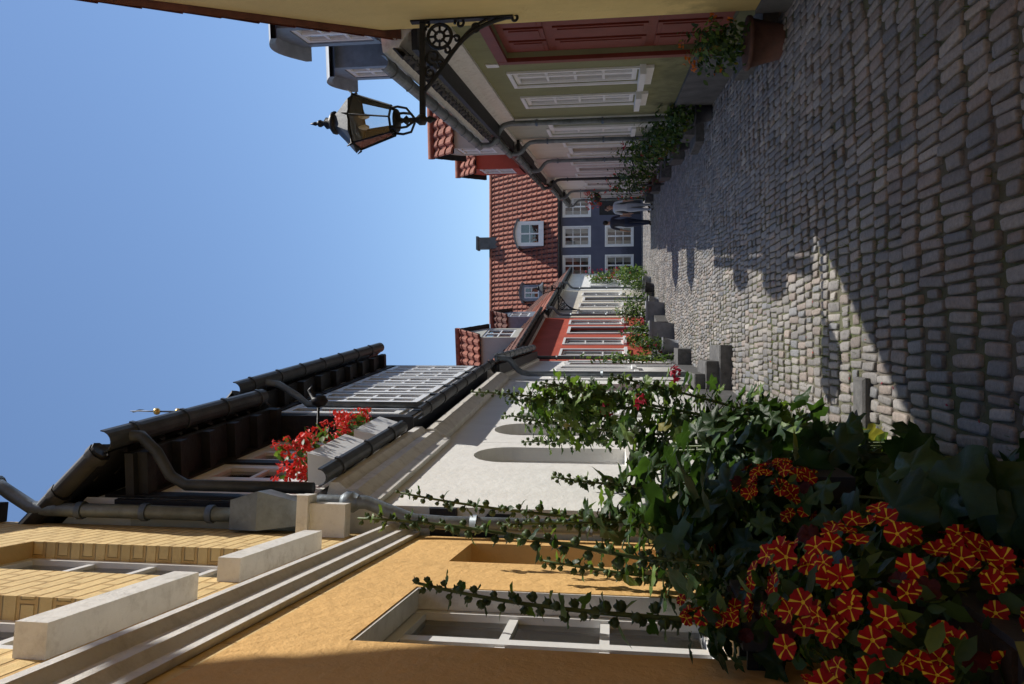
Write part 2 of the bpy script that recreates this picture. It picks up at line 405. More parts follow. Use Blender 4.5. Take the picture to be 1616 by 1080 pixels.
B.box('timbers',-.04,-.003,-.4,0,2.55,2.72,'blackwood'); B.box('timbers',-.045,-.004,-.03,.0,3.4,4.85,'blackwood')
B.quad('timbers',(-.05,-.02,2.2),(-.05,-.02,2.35),(-.05,-.36,2.62),(-.05,-.36,2.47),'blackwood')
ze=body(B,L,5.08,6.5,math.radians(46),'white','dtile',.33,verge=.1)
for k in range(6): B.box('eaves',.05+k*.4,.15+k*.4,.0,.3,ze-.19,ze-.1,'blackwood')
tp=math.tan(math.radians(46))
B.tube('eaves',[(-.12,.35,ze+.02),(-.12,-2.6,ze+.05+2.95*tp)],.06,'dtile',8)
z=0
while z<2.6: 
    B.tube('eaves',[(-.12,.33-z,ze+.03+z*tp),(-.12,.29-z,ze+.03+(z+.04)*tp)],.075,'dtile',8); z+=.27
gutter(B,-.12,L,.4,ze+.02,'darkzinc',.075)
B.tube('downpipe',[(.1,.4,ze),(.1,.4,ze-.12),(.08,.3,ze-.24),(.07,.14,ze-.34),(.07,.08,ze-.45),(.07,.08,3.52)],.038,'darkzinc',10)
B.tube('bird_ornament',[(2.1,.03,4.3),(2.1,.35,4.28)],.012,'iron',6)
B.lathe('bird_ornament',[(.005,-.09),(.05,-.06),(.065,0),(.045,.05),(.005,.075)],(2.1,.38,4.28),'iron',12)
B.tube('bird_ornament',[(2.1,.4,4.32),(2.1,.48,4.36),(2.1,.52,4.34)],[.03,.03,.004],'iron',8)
B.finish()

B=Obj('half_timbered_house',Fr(-.92,6.885,.08,1,1)); L=4.4; J=.2
ar=[(.35,.95,1.47,2.74,.27)]
lo=[(1.7,2.3,1.25,2.6),(3.35,4.05,.5,2.5)]
wall(B,0,L,0,3.2,0,lo+ar,.14,'white')
a,b,c,d,h=ar[0]; window(B,a,b,c,d-.05,-.11,2,3,.045); B.box('sills',a-.04,b+.04,-.1,.05,c-.06,c-.002,'wstone')
a,b,c,d=lo[1]
B.box('door',a,b,-.16,-.1,c,d,'reddoor'); B.box('door',a+.1,b-.1,-.1,-.085,c+.15,c+.9,'reddoor'); B.box('door',a+.1,b-.1,-.1,-.085,c+1.05,d-.15,'reddoor')
a,b,c,d=lo[0]; window(B,a,b,c,d,-.02,2,4,.05); B.box('sills',a-.05,b+.05,-.06,.06,c-.07,c-.002,'wstone')
for q in (a-.30,b+.04):
    B.box('shutters',q,q+.26,.003,.03,c,d,'wpaint')
    for k in range(9): B.box('shutters',q+.03,q+.23,.03,.04,c+.06+k*(d-c-.1)/9,c+.11+k*(d-c-.1)/9,'wpaint')
B.box('plinth',0,L,.001,.04,0,.5,'plinth')
B.profile('cornice',[(.001,3.1),(.06,3.1),(.12,3.2),(.12,3.28),(.001,3.34)],0,L,'wstone')
gutter(B,0,L,.26,3.36,'darkzinc',.06)
B.quad('jetty',(0,0,3.42),(L,0,3.42),(L,J,3.42),(0,J,3.42),'blackwood')
B.box('jetty',-.02,.002,-.02,J+.03,3.4,5.15,'blackwood')
upw=[(.2+k*.7,.80+k*.7,3.6,4.78) for k in range(6)]
wall(B,0,L,3.42,5.2,J,upw,.04,'white')
for a,b,c,d in upw: window(B,a,b,c,d,J+.022,2,4,.07)
for k in range(7): B.box('timbers',.09+k*.7,.165+k*.7,J+.002,J+.02,3.45,5.1,'blackwood')
for z in (3.45,4.84,4.98): B.box('timbers',0,L,J+.002,J+.017,z,z+.08,'blackwood')
ze=body(B,L,5.42,6.5,math.radians(46),'white','dtile',.42,verge=.08)
for k in range(9): B.box('eaves',.1+k*.5,.2+k*.5,.0,.4,ze-.19,ze-.1,'blackwood')
gutter(B,-.1,L+.1,.48,ze,'darkzinc',.075)
B.tube('downpipe',[(.45,.48,ze-.05),(.45,.46,ze-.2),(.45,.34,ze-.4),(.45,J+.06,ze-.5),(.45,J+.06,3.38)],.034,'zinc',10)
B.lathe('roof_finial',[(.16,0),(.1,.2),(.03,.5),(.012,.62),(.008,.9),(.004,1.2)],(.55,.15,5.4),'darkzinc',10)
for z in (.66,.9): B.lathe('roof_finial',[(.005,-.04),(.032,-.02),(.038,0),(.032,.02),(.005,.04)],(.55,.15,5.4+z),'gold',12)
B.quad('roof_finial',(.45,.15,6.5),(.65,.15,6.5),(.67,.15,6.58),(.5,.15,6.55),'iron')
B.finish()

def simple_house(name,fr,L,eave,wm,rm,wins,door=None,pitch=46,depth=6,plinth=.35,rev=.07,gm='zinc',pipe=True,eo=.25,cornice='wstone',rows=3,doorm='reddoor',pipeside=0,shut=None,finish=True,casing=True):
    B=Obj(name,fr)
    ops=list(wins)
    if door: ops.append(door)
    wall(B,0,L,0,eave,0,ops,rev,wm)
    for a,b,c,d in wins:
        window(B,a,b,c,d,-.02,2,rows,.05)
        if casing:
            B.box('casings',a-.06,a-.001,.002,.03,c-.06,d+.06,'wpaint'); B.box('casings',b+.001,b+.06,.002,.03,c-.06,d+.06,'wpaint')
            B.box('casings',a-.001,b+.001,.002,.028,d+.001,d+.06,'wpaint')
        B.box('sills',a-.08,b+.08,-.04,.07,c-.08,c-.002,'wpaint')
    if door:
        a,b,c,d=door
        B.box('door',a,b,-.12,-.06,c,d,doorm)
        for zz in ((c+.12,c+.75),(c+.9,d-.45)):
            B.box('door',a+.1,(a+b)/2-.03,-.06,-.045,zz[0],zz[1],doorm); B.box('door',(a+b)/2+.03,b-.1,-.06,-.045,zz[0],zz[1],doorm)
        B.box('casings',a-.09,a-.001,.002,.04,c,d+.08,'wpaint'); B.box('casings',b+.001,b+.09,.002,.04,c,d+.08,'wpaint'); B.box('casings',a-.001,b+.001,.002,.038,d+.001,d+.08,'wpaint')
        B.box('doorstep',a-.1,b+.1,.0,.35,0,max(.12,c-.01),'stone')
    if shut:
        for a,b,c,d in wins:
            for q in (a-.36,b+.07): B.box('shutters',q,q+.28,.003,.035,c,d,shut)
    if plinth: B.box('plinth',0,L,.0015,.045,0,plinth,'plinth')
    B.profile('cornice',[(.001,eave-.3),(.05,eave-.3),(.08,eave-.18),(.16,eave-.1),(.16,eave-.02),(.001,eave-.0)],0,L,cornice)
    ze=body(B,L,eave,depth,math.radians(pitch),wm,rm,eo)
    gutter(B,0,L,eo+.06,ze-.02,gm)
    if pipe: downpipe(B,.12 if pipeside==0 else L-.12,eo+.06,ze,.08,.1,gm)
    B.ze=ze
    if finish: B.finish()
    return B
simple_house('low_white_house',Fr(-.56,11.31,.02,1,1),6.1,3.5,'white','tile',[(.8,1.5,1.2,2.5),(2.5,3.2,1.2,2.5),(4.9,5.6,1.2,2.5)],(3.8,4.5,.3,2.4),shut='wpaint')
B=simple_house('red_house',Fr(-.46,17.48,.19,1,1),6.5,3.9,'red','btile',[(.6,1.4,1.25,2.75),(2.1,2.9,1.25,2.75),(5.2,5.9,1.25,2.75)],(3.7,4.6,.35,2.7),plinth=.6,finish=False,doorm='blackwood',gm='darkzinc')
dormer(B,3.4,4.9,-.05,4.1,5.25,1.8,'greywhite','tile',.65)
B.finish()
B=simple_house('cream_house',Fr(.76,23.95,.19,1,1),7.1,3.75,'cream','tile',[(.7,1.5,1.2,2.6),(2.3,3.1,1.2,2.6),(5.4,6.2,1.2,2.6)],(3.8,4.7,.3,2.5),finish=False,doorm='darkzinc')
dormer(B,2.2,3.4,-.3,4.2,5.2,1.6,'slate','btile',.5)
B.finish()
simple_house('small_white_house',Fr(2.1,31.1,.19,1,1),6.7,3.7,'white','btile',[(.7,1.5,1.1,2.4),(2.3,3.1,1.1,2.4),(5.2,5.9,1.1,2.4)],(3.8,4.6,.2,2.3))

# ------------------------------------------------------------ RIGHT HOUSES
B=Obj('yellow_gabled_house',Fr(2.3,.2,.1,1,-1)); L=6.9
op=[(1.2,2.1,1.1,2.5),(4.4,5.3,1.1,2.5)]
wall(B,0,L,0,3.75,0,op,.1,'yplain')
for a,b,c,d in op:
    window(B,a,b,c,d,-.04,2,3,.05); B.box('sills',a-.05,b+.05,-.05,.08,c-.08,c-.002,'wstone')
zr=3.75+L/2*1.5
B.poly('walls',[(0,.0,3.75),(L,.0,3.75),(L/2,.0,zr)],'yplain')
D=7
for s in (0,L): B.quad('walls',(s,0,0),(s,0,3.75),(s,-D,3.75),(s,-D,0),'yplain')
B.quad('walls',(0,-D,0),(L,-D,0),(L,-D,3.75),(0,-D,3.75),'yplain')
B.poly('walls',[(0,-D,3.75),(L,-D,3.75),(L/2,-D,zr)],'yplain')
al=math.atan(1.5); l=math.hypot(L/2,L/2*1.5)+.2
for sg,st_ in ((1,-.11),(-1,L+.11)):
    pant(B,'roof',(st_,.06,3.75-.165+.06),(0,-1,0),(sg*math.cos(al),0,math.sin(al)),(-sg*math.sin(al),0,math.cos(al)),D+.2,l,'tile')
    B.quad('roof',(st_,.06,3.75-.165+.02),(st_,-D-.1,3.75-.165+.02),(L/2,-D-.1,zr+.03),(L/2,.06,zr+.03),'btile')
B.box('plinth',0,L,.001,.03,0,.3,'plinth')
B.finish()
B=Obj('yellow_wing',Fr(1.9,-6,.05,1,-1))
wall(B,0,6.1,0,4.6,0,[(3.2,4.1,1.1,2.5)],.1,'yplain'); window(B,3.2,4.1,1.1,2.5,-.04)
body(B,6.1,4.6,7,math.radians(46),'yplain','tile',.2); B.finish()
B=Obj('ochre_wing',Fr(-.1,-9,-.04,1,1))
wall(B,0,6.9,0,4.6,0,[(3.2,4.1,1.1,2.5)],.1,'yplaster'); window(B,3.2,4.1,1.1,2.5,-.04)
body(B,6.9,4.6,7,math.radians(46),'yplaster','tile',.2); B.finish()

B=Obj('sage_green_house',Fr(3.17,7.18,.11,1,-1)); L=5.7
wins=[(2.45,3.2,1.25,2.85),(3.95,4.65,1.25,2.85)]
door=(.25,1.75,.35,2.8)
wall(B,0,L,0,3.4,0,wins+[door],.07,'green')
for a,b,c,d in wins:
    window(B,a,b,c,d,-.01,2,4,.06)
    B.box('casings',a-.05,a-.001,.002,.03,c-.02,d+.05,'wpaint'); B.box('casings',b+.001,b+.05,.002,.03,c-.02,d+.05,'wpaint'); B.box('casings',a-.001,b+.001,.002,.028,d+.001,d+.05,'wpaint')
    B.box('sills',a-.12,b+.12,-.02,.12,c-.1,c-.022,'wpaint'); B.box('sills',a-.08,b+.08,.002,.04,c-.2,c-.102,'wpaint')
a,b,c,d=door
B.box('door',a,b,-.12,-.06,c,d,'reddoor')
for k in range(3):
    s0=a+.08+k*.47
    for z0,z1 in ((c+.1,c+.75),(c+.85,c+1.85),(c+1.95,d-.08)): B.box('door',s0,s0+.39,-.06,-.04,z0,z1,'reddoor'); B.box('door',s0+.05,s0+.34,-.04,-.03,z0+.05,z1-.05,'reddoor')
B.box('door_casing',a-.12,a-.001,.002,.05,c,d+.12,'reddoor'); B.box('door_casing',b+.001,b+.12,.002,.05,c,d+.12,'reddoor'); B.box('door_casing',a-.001,b+.001,.002,.048,d+.001,d+.12,'reddoor')
B.box('doorstep',a-.1,b+.1,0,.35,0,.18,'stone'); 
B.box('plinth',1.9,L,.0015,.05,0,.6,'plinth'); B.box('plinth',0,.1,.0015,.05,0,.6,'plinth')
B.box('number_plate',1.98,2.12,.002,.015,2.95,3.1,'wpaint')
B.profile('cove_cornice',[(.001,3.2),(.04,3.2),(.05,3.26),(.07,3.36),(.12,3.48),(.2,3.58),(.3,3.64),(.3,3.72),(.34,3.76),(.34,3.8),(.001,3.84)],0,L,'wstone')
ze=body(B,L,3.85,6.5,math.radians(48),'green','dtile',.36)
gutter(B,0,L,.43,3.82,'zinc',.075)
downpipe(B,L-.1,.43,3.82,.09,.1,'zinc',.045)
dormer(B,1.65,2.5,-.45,4.4,5.6,1.6,'slate','slate',.2,'curve',(2,3))
dormer(B,3.6,4.4,-.45,4.4,5.6,1.6,'slate','slate',.2,'curve',(2,3))
B.finish()
simple_house('pale_green_house',Fr(3.82,12.92,.11,1,-1),2.2,3.75,'palegreen','btile',[(1.15,1.85,1.2,2.7)],(.2,.9,.35,2.6),pipeside=1,doorm='palegreen')
B=simple_house('cream_cottage',Fr(4.06,15.15,.11,1,-1),3.0,3.65,'cream','tile',[(.3,1.0,1.1,2.5),(2.1,2.75,1.1,2.5)],(1.2,1.95,.3,2.4),pipeside=1,finish=False)
dormer(B,.9,2.1,.0,3.9,5.0,1.6,'greywhite','tile',.5)
B.finish()
B=simple_house('pink_cottage',Fr(4.39,18.2,.11,1,-1),4.2,3.7,'pink','btile',[(.4,1.1,1.1,2.5),(3.2,3.9,1.1,2.5)],(1.7,2.5,.3,2.4),pipeside=1,finish=False,gm='darkzinc')
dormer(B,1.2,2.7,.05,3.9,5.1,1.6,'red','tile',.5)
B.finish()
simple_house('white_cottage',Fr(4.86,22.45,.11,1,-1),4.0,3.5,'white','tile',[(.4,1.1,1.1,2.4),(2.9,3.6,1.1,2.4)],(1.6,2.4,.3,2.3),pipeside=1)
simple_house('pale_cottage',Fr(5.3,26.5,.11,1,-1),4.0,3.4,'pink','btile',[(.4,1.1,1.1,2.3),(2.9,3.6,1.1,2.3)],(1.6,2.4,.3,2.3),pipeside=1)

B=Obj('slate_blue_house',Fr(1.0,38,1,0,1)); L=8.5
wu=[(2.35,3.25,2.6,3.85),(3.8,4.7,2.6,3.85),(5.3,6.2,2.6,3.85),(6.9,7.7,2.6,3.85)]
wl=[(2.35,3.25,.5,1.75),(3.8,4.7,.5,1.75),(6.9,7.7,.5,1.75)]
dr=(5.3,6.2,.1,2.1)
wall(B,0,L,0,4.35,0,wu+wl+[dr],.08,'blue')
for a,b,c,d in wu+wl:
    window(B,a,b,c,d,-.02,2,3,.06)
    B.box('casings',a-.08,a-.001,.002,.03,c-.08,d+.08,'wpaint'); B.box('casings',b+.001,b+.08,.002,.03,c-.08,d+.08,'wpaint')
    B.box('casings',a-.001,b+.001,.002,.028,d+.001,d+.08,'wpaint'); B.box('casings',a-.001,b+.001,.002,.028,c-.08,c-.001,'wpaint')
B.box('door',5.3,6.2,-.1,-.06,.1,2.1,'blackwood')
B.box('fascia',0,L,.002,.1,4.1,4.3,'darkzinc')
B.ze=body(B,L,4.35,6.4,math.radians(48),'blue','tile',.3,per=.25,amp=.045,course=.38)
gutter(B,0,L,.36,B.ze,'darkzinc',.08)
dormer(B,3.85,5.1,-.2,4.9,6.2,2.4,'wpaint','slate',.2,'curve',(2,2),cheek='slate')
dormer(B,1.1,1.9,-.4,4.95,6.0,2.2,'slate','slate',.15,'curve',(2,2))
B.box('chimney',4.1,4.7,-3.5,-2.9,7.2,8.7,'plinth'); B.box('chimney',4.04,4.76,-3.56,-2.84,8.7,8.82,'plinth')
B.finish()

# ------------------------------------------------------------ GROUND & COBBLES
def xl(y):
    pts=[(-10,.55),(-2,-.41),(4.6,-1.2),(4.7,-1.04),(6.88,-.92),(11.3,-.57),(17.48,-.46),(24,.76),(38,3.46),(60,3.46)]
    return float(np.interp(y,[p[0] for p in pts],[p[1] for p in pts]))
def xr(y):
    pts=[(-10,1.7),(.2,2.3),(7.1,3.0),(7.18,3.17),(30.5,5.74),(30.6,9.5),(60,9.5)]
    return float(np.interp(y,[p[0] for p in pts],[p[1] for p in pts]))
M['earth']=mat('earth_ground',(.09,.08,.06),.95,.4,1,.5,12)
g=Obj('ground'); g.quad('ground_sheet',(-600,-600,-.03),(600,-600,-.03),(600,600,-.03),(-600,600,-.03),'earth'); g.finish()
def jointmat():
    m,t,b=nt('joint_sand_moss'); g=t.nodes.new('ShaderNodeNewGeometry'); pos=g.outputs['Position']
    a=ramp(t,noise(t,pos,12,6),.3,.7,(.08,.07,.055,1),(.17,.15,.12,1))
    f=ramp(t,noise(t,pos,1.8,6,.7),.42,.58,(0,0,0,1),(.85,.85,.85,1))
    t.links.new(mixc(t,f,a,(.085,.10,.038,1)),b.inputs['Base Color']); b.inputs['Roughness'].default_value=.95
    bp=t.nodes.new('ShaderNodeBump'); bp.inputs['Strength'].default_value=.8; bp.inputs['Distance'].default_value=.01
    t.links.new(noise(t,pos,60,5),bp.inputs['Height']); t.links.new(bp.outputs['Normal'],b.inputs['Normal']); return m
M['joint']=jointmat()
st=Obj('cobblestone_street')
st.quad('bedding',(-4,-10,.016),(14,-10,.016),(14,60,.016),(-4,60,.016),'joint')
st.finish()
def stones():
    V=[];F=[];C=[]
    n=12
    y=-1.0; row=0
    while y<40.5:
        ln=R(.20,.29) if y<30 else R(.22,.3)
        a=xl(y)-.1; bx=xr(y)+.1
        if y<5.3: a=min(a,-1.2)
        x=a+R(-.05,0)
        kk=.10+.03*math.sin(y*.7)
        while x<bx:
            w=R(.05,.084)
            cx=x+w/2; cy=y+ln/2+kk*(cx-1.5)+.03*math.sin(cx*2.1+row*.35)+R(-.016,.016)
            l=ln*R(.84,1.02)-.012; ww=w-.009
            if random.random()<.14: l*=R(.5,.8)
            h=.034+R(-.004,.004)+.006*math.sin(cx*1.7+y*.9)*math.sin(y*1.3); tx=R(-.10,.10); ty=R(-.05,.05); rot=R(-.06,.06)
            base=len(V); px=R(5,10)
            pts=[]
            for i in range(n):
                an=2*math.pi*(i+.5)/n; c=math.cos(an); s_=math.sin(an)
                pts.append((math.copysign(abs(c)**(2/px),c)*R(.90,1.04),math.copysign(abs(s_)**(2/px),s_)*R(.95,1.03)))
            for sc_,zz in ((1.0,-.012),(.99,h-.009),(.85,h-.001),(.4,h)):
                for ex,ey in pts:
                    dx=ex*ww/2*sc_; dy=ey*l/2*(1-(1-sc_)*.3)
                    X=cx+dx*math.cos(rot)-dy*math.sin(rot); Y=cy+dy*math.cos(rot)+dx*math.sin(rot)
                    V.append((X,Y,zz+(dx*tx+dy*ty+R(-.0014,.0014) if zz>0 else 0)))
            for k in range(3):
                for i in range(n):
                    j=(i+1)%n; F.append((base+k*n+i,base+k*n+j,base+(k+1)*n+j,base+(k+1)*n+i))
            F.append(tuple(base+3*n+i for i in range(n)))
            q=random.random(); v=R(.75,1.22)
            if q<.58: c=(.275,.262,.25)
            elif q<.76: c=(.31,.265,.235)
            elif q<.89: c=(.225,.23,.24)
            else: c=(.37,.345,.315)
            C+= [(c[0]*v,c[1]*v,c[2]*v,1)]*(4*n)
            x+=w
        y+=ln; row+=1
    me=bpy.data.meshes.new('cobblestones'); me.from_pydata(V,[],F)
    ca=me.color_attributes.new('col','FLOAT_COLOR','POINT'); ca.data.foreach_set('color',np.array(C,dtype=np.float32).ravel())
    me.polygons.foreach_set('use_smooth',[True]*len(F))
    m,t,b=nt('cobble_granite'); at=t.nodes.new('ShaderNodeAttribute'); at.attribute_name='col'
    g=t.nodes.new('ShaderNodeNewGeometry'); pos=g.outputs['Position']
    c1=mixc(t,.8,at.outputs['Color'],ramp(t,noise(t,pos,45,5,.7),.3,.7,(.6,.6,.6,1),(1.2,1.18,1.15,1)),'MULTIPLY')
    c2=mixc(t,.7,c1,ramp(t,noise(t,pos,1.1,5),.35,.65,(.65,.65,.66,1),(1.15,1.13,1.09,1)),'MULTIPLY')
    t.links.new(c2,b.inputs['Base Color']); b.inputs['Roughness'].default_value=.58; b.inputs['Specular IOR Level'].default_value=.45
    bp=t.nodes.new('ShaderNodeBump'); bp.inputs['Strength'].default_value=.9; bp.inputs['Distance'].default_value=.007
    t.links.new(noise(t,pos,42,6,.7),bp.inputs['Height']); t.links.new(bp.outputs['Normal'],b.inputs['Normal'])
    me.materials.append(m)
    o=bpy.data.objects.new('cobblestones',me); sc.collection.objects.link(o); o.parent=st.e
stones()

# ------------------------------------------------------------ FOLIAGE
def orient(f,n):
    f=f/np.linalg.norm(f); n=n-f*np.dot(n,f); n/=max(1e-6,np.linalg.norm(n)); return np.array([f,np.cross(n,f),n])
def tmpl_lobed(n=22,lobes=5,seed=0):
    V=[(.35,0,.0)]; q=np.random.default_rng(seed)
    for ring,sc_ in ((0,.55),(1,1.)):
        for i in range(n):
            a=-math.pi+2*math.pi*(i+.5)/n
            r=.5*(.80+.2*math.cos(lobes*a))*(1+.07*(-1)**i)*(1+q.normal(0,.05))
            if abs(a)>2.6: r*=.55
            x=.4+r*sc_*math.cos(a); y=r*sc_*math.sin(a)*1.05
            z=-.10*(sc_**2)*(y*y*3+.2)+.05*sc_*math.cos(lobes*a+1)+q.normal(0,.012)*sc_
            V.append((x,y,z))
    F=[(0,1+i,1+(i+1)%n) for i in range(n)]+[(1+i,1+n+i,1+n+(i+1)%n,1+(i+1)%n) for i in range(n)]
    return np.array(V),F
def tmpl_ovate():
    V=[(0,0,0),(.25,.2,.03),(.6,.22,.02),(1,0,-.1),(.6,-.22,.02),(.25,-.2,.03),(.3,0,-.02),(.65,0,-.03)]
    F=[(0,6,1),(1,6,7,2),(2,7,3),(3,7,4),(4,7,6,5),(5,6,0)]
    return np.array(V),F
LOBS=[tmpl_lobed(22,5,k) for k in range(3)]+[tmpl_lobed(22,3,k) for k in range(2)]; OV=tmpl_ovate(); LOB='lob'
def put(obj,part,T,pos,f,nrm,size,m,smooth=True):
    if isinstance(T,str): T=random.choice(LOBS)
    A=orient(np.array(f,float),np.array(nrm,float)); V=T[0]*size
    obj.add(part,V@A+np.array(pos),T[1],m,smooth)
def rdir(up=.5):
    v=rng.normal(0,1,3); v[2]=abs(v[2])*up+.15; return v/np.linalg.norm(v)
def mass(obj,part,c,r,N,size,T,mats,out=.6,shell=.35,zmin=.03):
    c=np.array(c);r=np.array(r)
    for i in range(N):
        d=rng.normal(0,1,3); d/=np.linalg.norm(d); rad=R(shell,1)**.6*(1+.18*math.sin(d[0]*5+c[1]*9)+.12*math.sin(d[2]*7+c[0]*5))
        p=c+d*r*rad
        if p[2]<zmin and obj.fr.o[2]==0: p[2]=R(.03,.2)
        nrm=d*out+rng.normal(0,.45,3)+np.array([0,0,.55])
        f=np.cross(nrm,rng.normal(0,1,3)); f[2]-=.25
        put(obj,part,T,p,f,nrm,R(*size),random.choice(mats) if random.random()>.02 else 'leafy')
def flower5(obj,part,p,nrm,size,mats):
    A=orient(np.cross(nrm,rng.normal(0,1,3)),np.array(nrm,float))
    offs=(-36,-22,-6,6,22); rr=(.84,1.0,.99,.99,1.0); k=25
    V=[(0,0,-.3)]; an=[]
    for i in range(k): an.append(math.radians(72*(i//5)+offs[i%5]))
    for i in range(k): V.append((.16*math.cos(an[i]),.16*math.sin(an[i]),-.12))
    cup=R(-.15,.25)
    for i in range(k): V.append((.62*math.cos(an[i]),.62*math.sin(an[i]),.0+(-.04 if i%5==0 else .03)))
    for i in range(k):
        r=rr[i%5]*(1+R(-.05,.05)); V.append((r*math.cos(an[i]),r*math.sin(an[i]),cup+.07*math.sin(i*2.1)+R(-.08,.08)-(.06 if i%5==0 else 0)))
    V=np.array(V)*size/2@A+np.array(p)
    G={0:[],1:[],2:[]}
    for i in range(k):
        j=(i+1)%k; G[2].append((0,1+i,1+j))
        y_=1 if i%5==2 else 0
        G[y_].append((1+i,1+k+i,1+k+j,1+j)); G[y_].append((1+k+i,1+2*k+i,1+2*k+j,1+k+j))
    for g_,mm in zip((0,1,2),mats): obj.add(part,V,G[g_],mm,True)
def blob_flower(obj,part,p,size,m,n=9):
    for i in range(n):
        d=rng.normal(0,1,3); d/=np.linalg.norm(d); 
        put(obj,part,OV,np.array(p)+d*size*.35,np.cross(d,rng.normal(0,1,3)),d,size*.6,m)

def hollyhock(name,base,tips,leafn=26,budstart=.5,big=.17,leafz=(.15,.62),light=False):
    o=Obj(name,FrI(base[0],base[1],0))
    ms=['leafd','leafm','leafm','leafl','leafl'] if light else ['leafd','leafd','leafm','leafm','leafl']
    for tip in tips:
        tx,ty,tz=tip[0]-base[0],tip[1]-base[1],tip[2]
        b0=(R(-.08,.08),R(-.08,.08),0)
        pts=bez(b0,(b0[0]+R(-.08,.08),b0[1]+R(-.05,.05),tz*.35),(tx*.6+R(-.11,.11),ty*.6+R(-.08,.08),tz*.7),(tx,ty,tz),24)
        rs=[.014-.009*(i/24) for i in range(25)]
        o.tube('stems',pts,rs,'stem',7)
        P=[Vector(p) for p in pts]
        def at(t):
            q=t*24; i=min(23,int(q)); return P[i].lerp(P[i+1],q-i)
        k=0; t=budstart
        while t<.998:
            p=at(t); a=k*2.4+R(-.5,.5); g_=(t-budstart)/(1-budstart); sz=.023*(1-.62*g_)*R(.7,1.15)+.003
            d=Vector((math.cos(a),math.sin(a),R(.2,.8))).normalized(); pe=p+d*(.01+sz)
            o.tube('stems',[p,pe],.0035,'stem',5,False)
            o.lathe('buds',[(.001,-sz*.9),(sz*.8,-sz*.55),(sz,0),(sz*.6,sz*.6),(sz*.15,sz*1.1)],tuple(pe),'bud',7)
            for q in range(3):
                aa=a+q*2.1; put(o,'leaves',OV,pe-d*sz,(math.cos(aa)*.6+d.x,math.sin(aa)*.6+d.y,.6),(-math.cos(aa),-math.sin(aa),1),sz*2.2,'bud')
            if random.random()<.8*(1-g_*.5):
                put(o,'leaves',random.choice([OV,LOBS[3],LOBS[4]]),p+d*.015,(d.x,d.y,R(-.9,.4)),(R(-.3,.3),R(-.3,.3),1),R(.06,.14)*(1.15-g_*.8),random.choice(['leafm','leafd','leafl']))
            k+=1; t+=.008+.010*(1-g_)*R(.6,1.5)
        for i in range(leafn):
            t=R(*leafz); p=at(t); a=R(0,6.28); pl=R(.06,.17)*(1.3-t)
            d=Vector((math.cos(a),math.sin(a),R(.1,.7))); e=p+d*pl
            o.tube('stems',[p,p+d*pl*.5+Vector((0,0,.02)),e],.0035,'stem',5,False)
            put(o,'leaves',LOB,e,(d.x,d.y,R(-.9,.1)),(R(-.4,.4),R(-.4,.4),1),big*R(.5,1.1)*(1.25-t*.8),random.choice(ms))
    return o
h=hollyhock('hollyhock',(-.9,3.08),[(-.72,3.0,2.62),(-.95,3.3,1.9)],40); h.finish()
h=hollyhock('hollyhock',(-.86,3.8),[(-.75,3.7,2.66),(-.7,3.95,1.9),(-.85,3.5,2.1)],40); h.finish()
h=hollyhock('hollyhock',(-.84,2.42),[(-.76,2.34,2.2),(-.7,2.5,1.5)],30); h.finish()
h=hollyhock('hollyhock',(-.62,5.1),[(-.33,4.95,2.5),(-.5,5.1,2.25),(-.26,4.9,2.05),(-.22,4.8,1.6),(-.7,5.3,2.2),(-.55,5.6,2.4),(-.4,5.3,2.3),(-.35,5.6,1.9)],60,.7,.15,(.2,.95),True)
mass(h,'leaves',(.18,-.05,1.75),(.2,.3,.42),190,(.05,.12),LOB,['leafm','leafl','leafl'],shell=.1)
for p in [(-.2,4.8,1.2),(-.35,4.6,1.42),(-.45,5.0,1.62)]:
    q=(p[0]+.62,p[1]-5.1,p[2]); 
    for k in range(3): blob_flower(h,'blooms',(q[0]+R(-.02,.02),q[1]+R(-.02,.02),q[2]),.07,'petpink',8)
h.finish()
h=Obj('leafy_border_plants')
DD=['leafd','leafd','leafd','leafm']
mass(h,'leaves',(-.72,4.7,.8),(.32,.5,.85),460,(.07,.2),LOB,['leafd','leafd','leafm','leafl'])
mass(h,'leaves',(-.72,3.7,.8),(.34,.5,.8),460,(.07,.22),LOB,DD)
mass(h,'leaves',(-.70,2.9,.72),(.34,.5,.75),400,(.07,.24),LOB,DD)
mass(h,'leaves',(-.60,2.1,.5),(.32,.55,.5),340,(.07,.24),LOB,DD)
mass(h,'leaves',(-.62,1.5,.45),(.3,.4,.45),180,(.07,.2),LOB,DD)
mass(h,'leaves',(-.80,2.4,1.05),(.14,.45,.3),160,(.05,.13),LOB,DD)
for i in range(60):
    x=R(-.95,-.5);y=R(1.8,5.1); h.tube('stems',[(x,y,0),(x+R(-.06,.06),y+R(-.06,.06),R(.5,1.3))],.006,'stem',5)
h.finish()
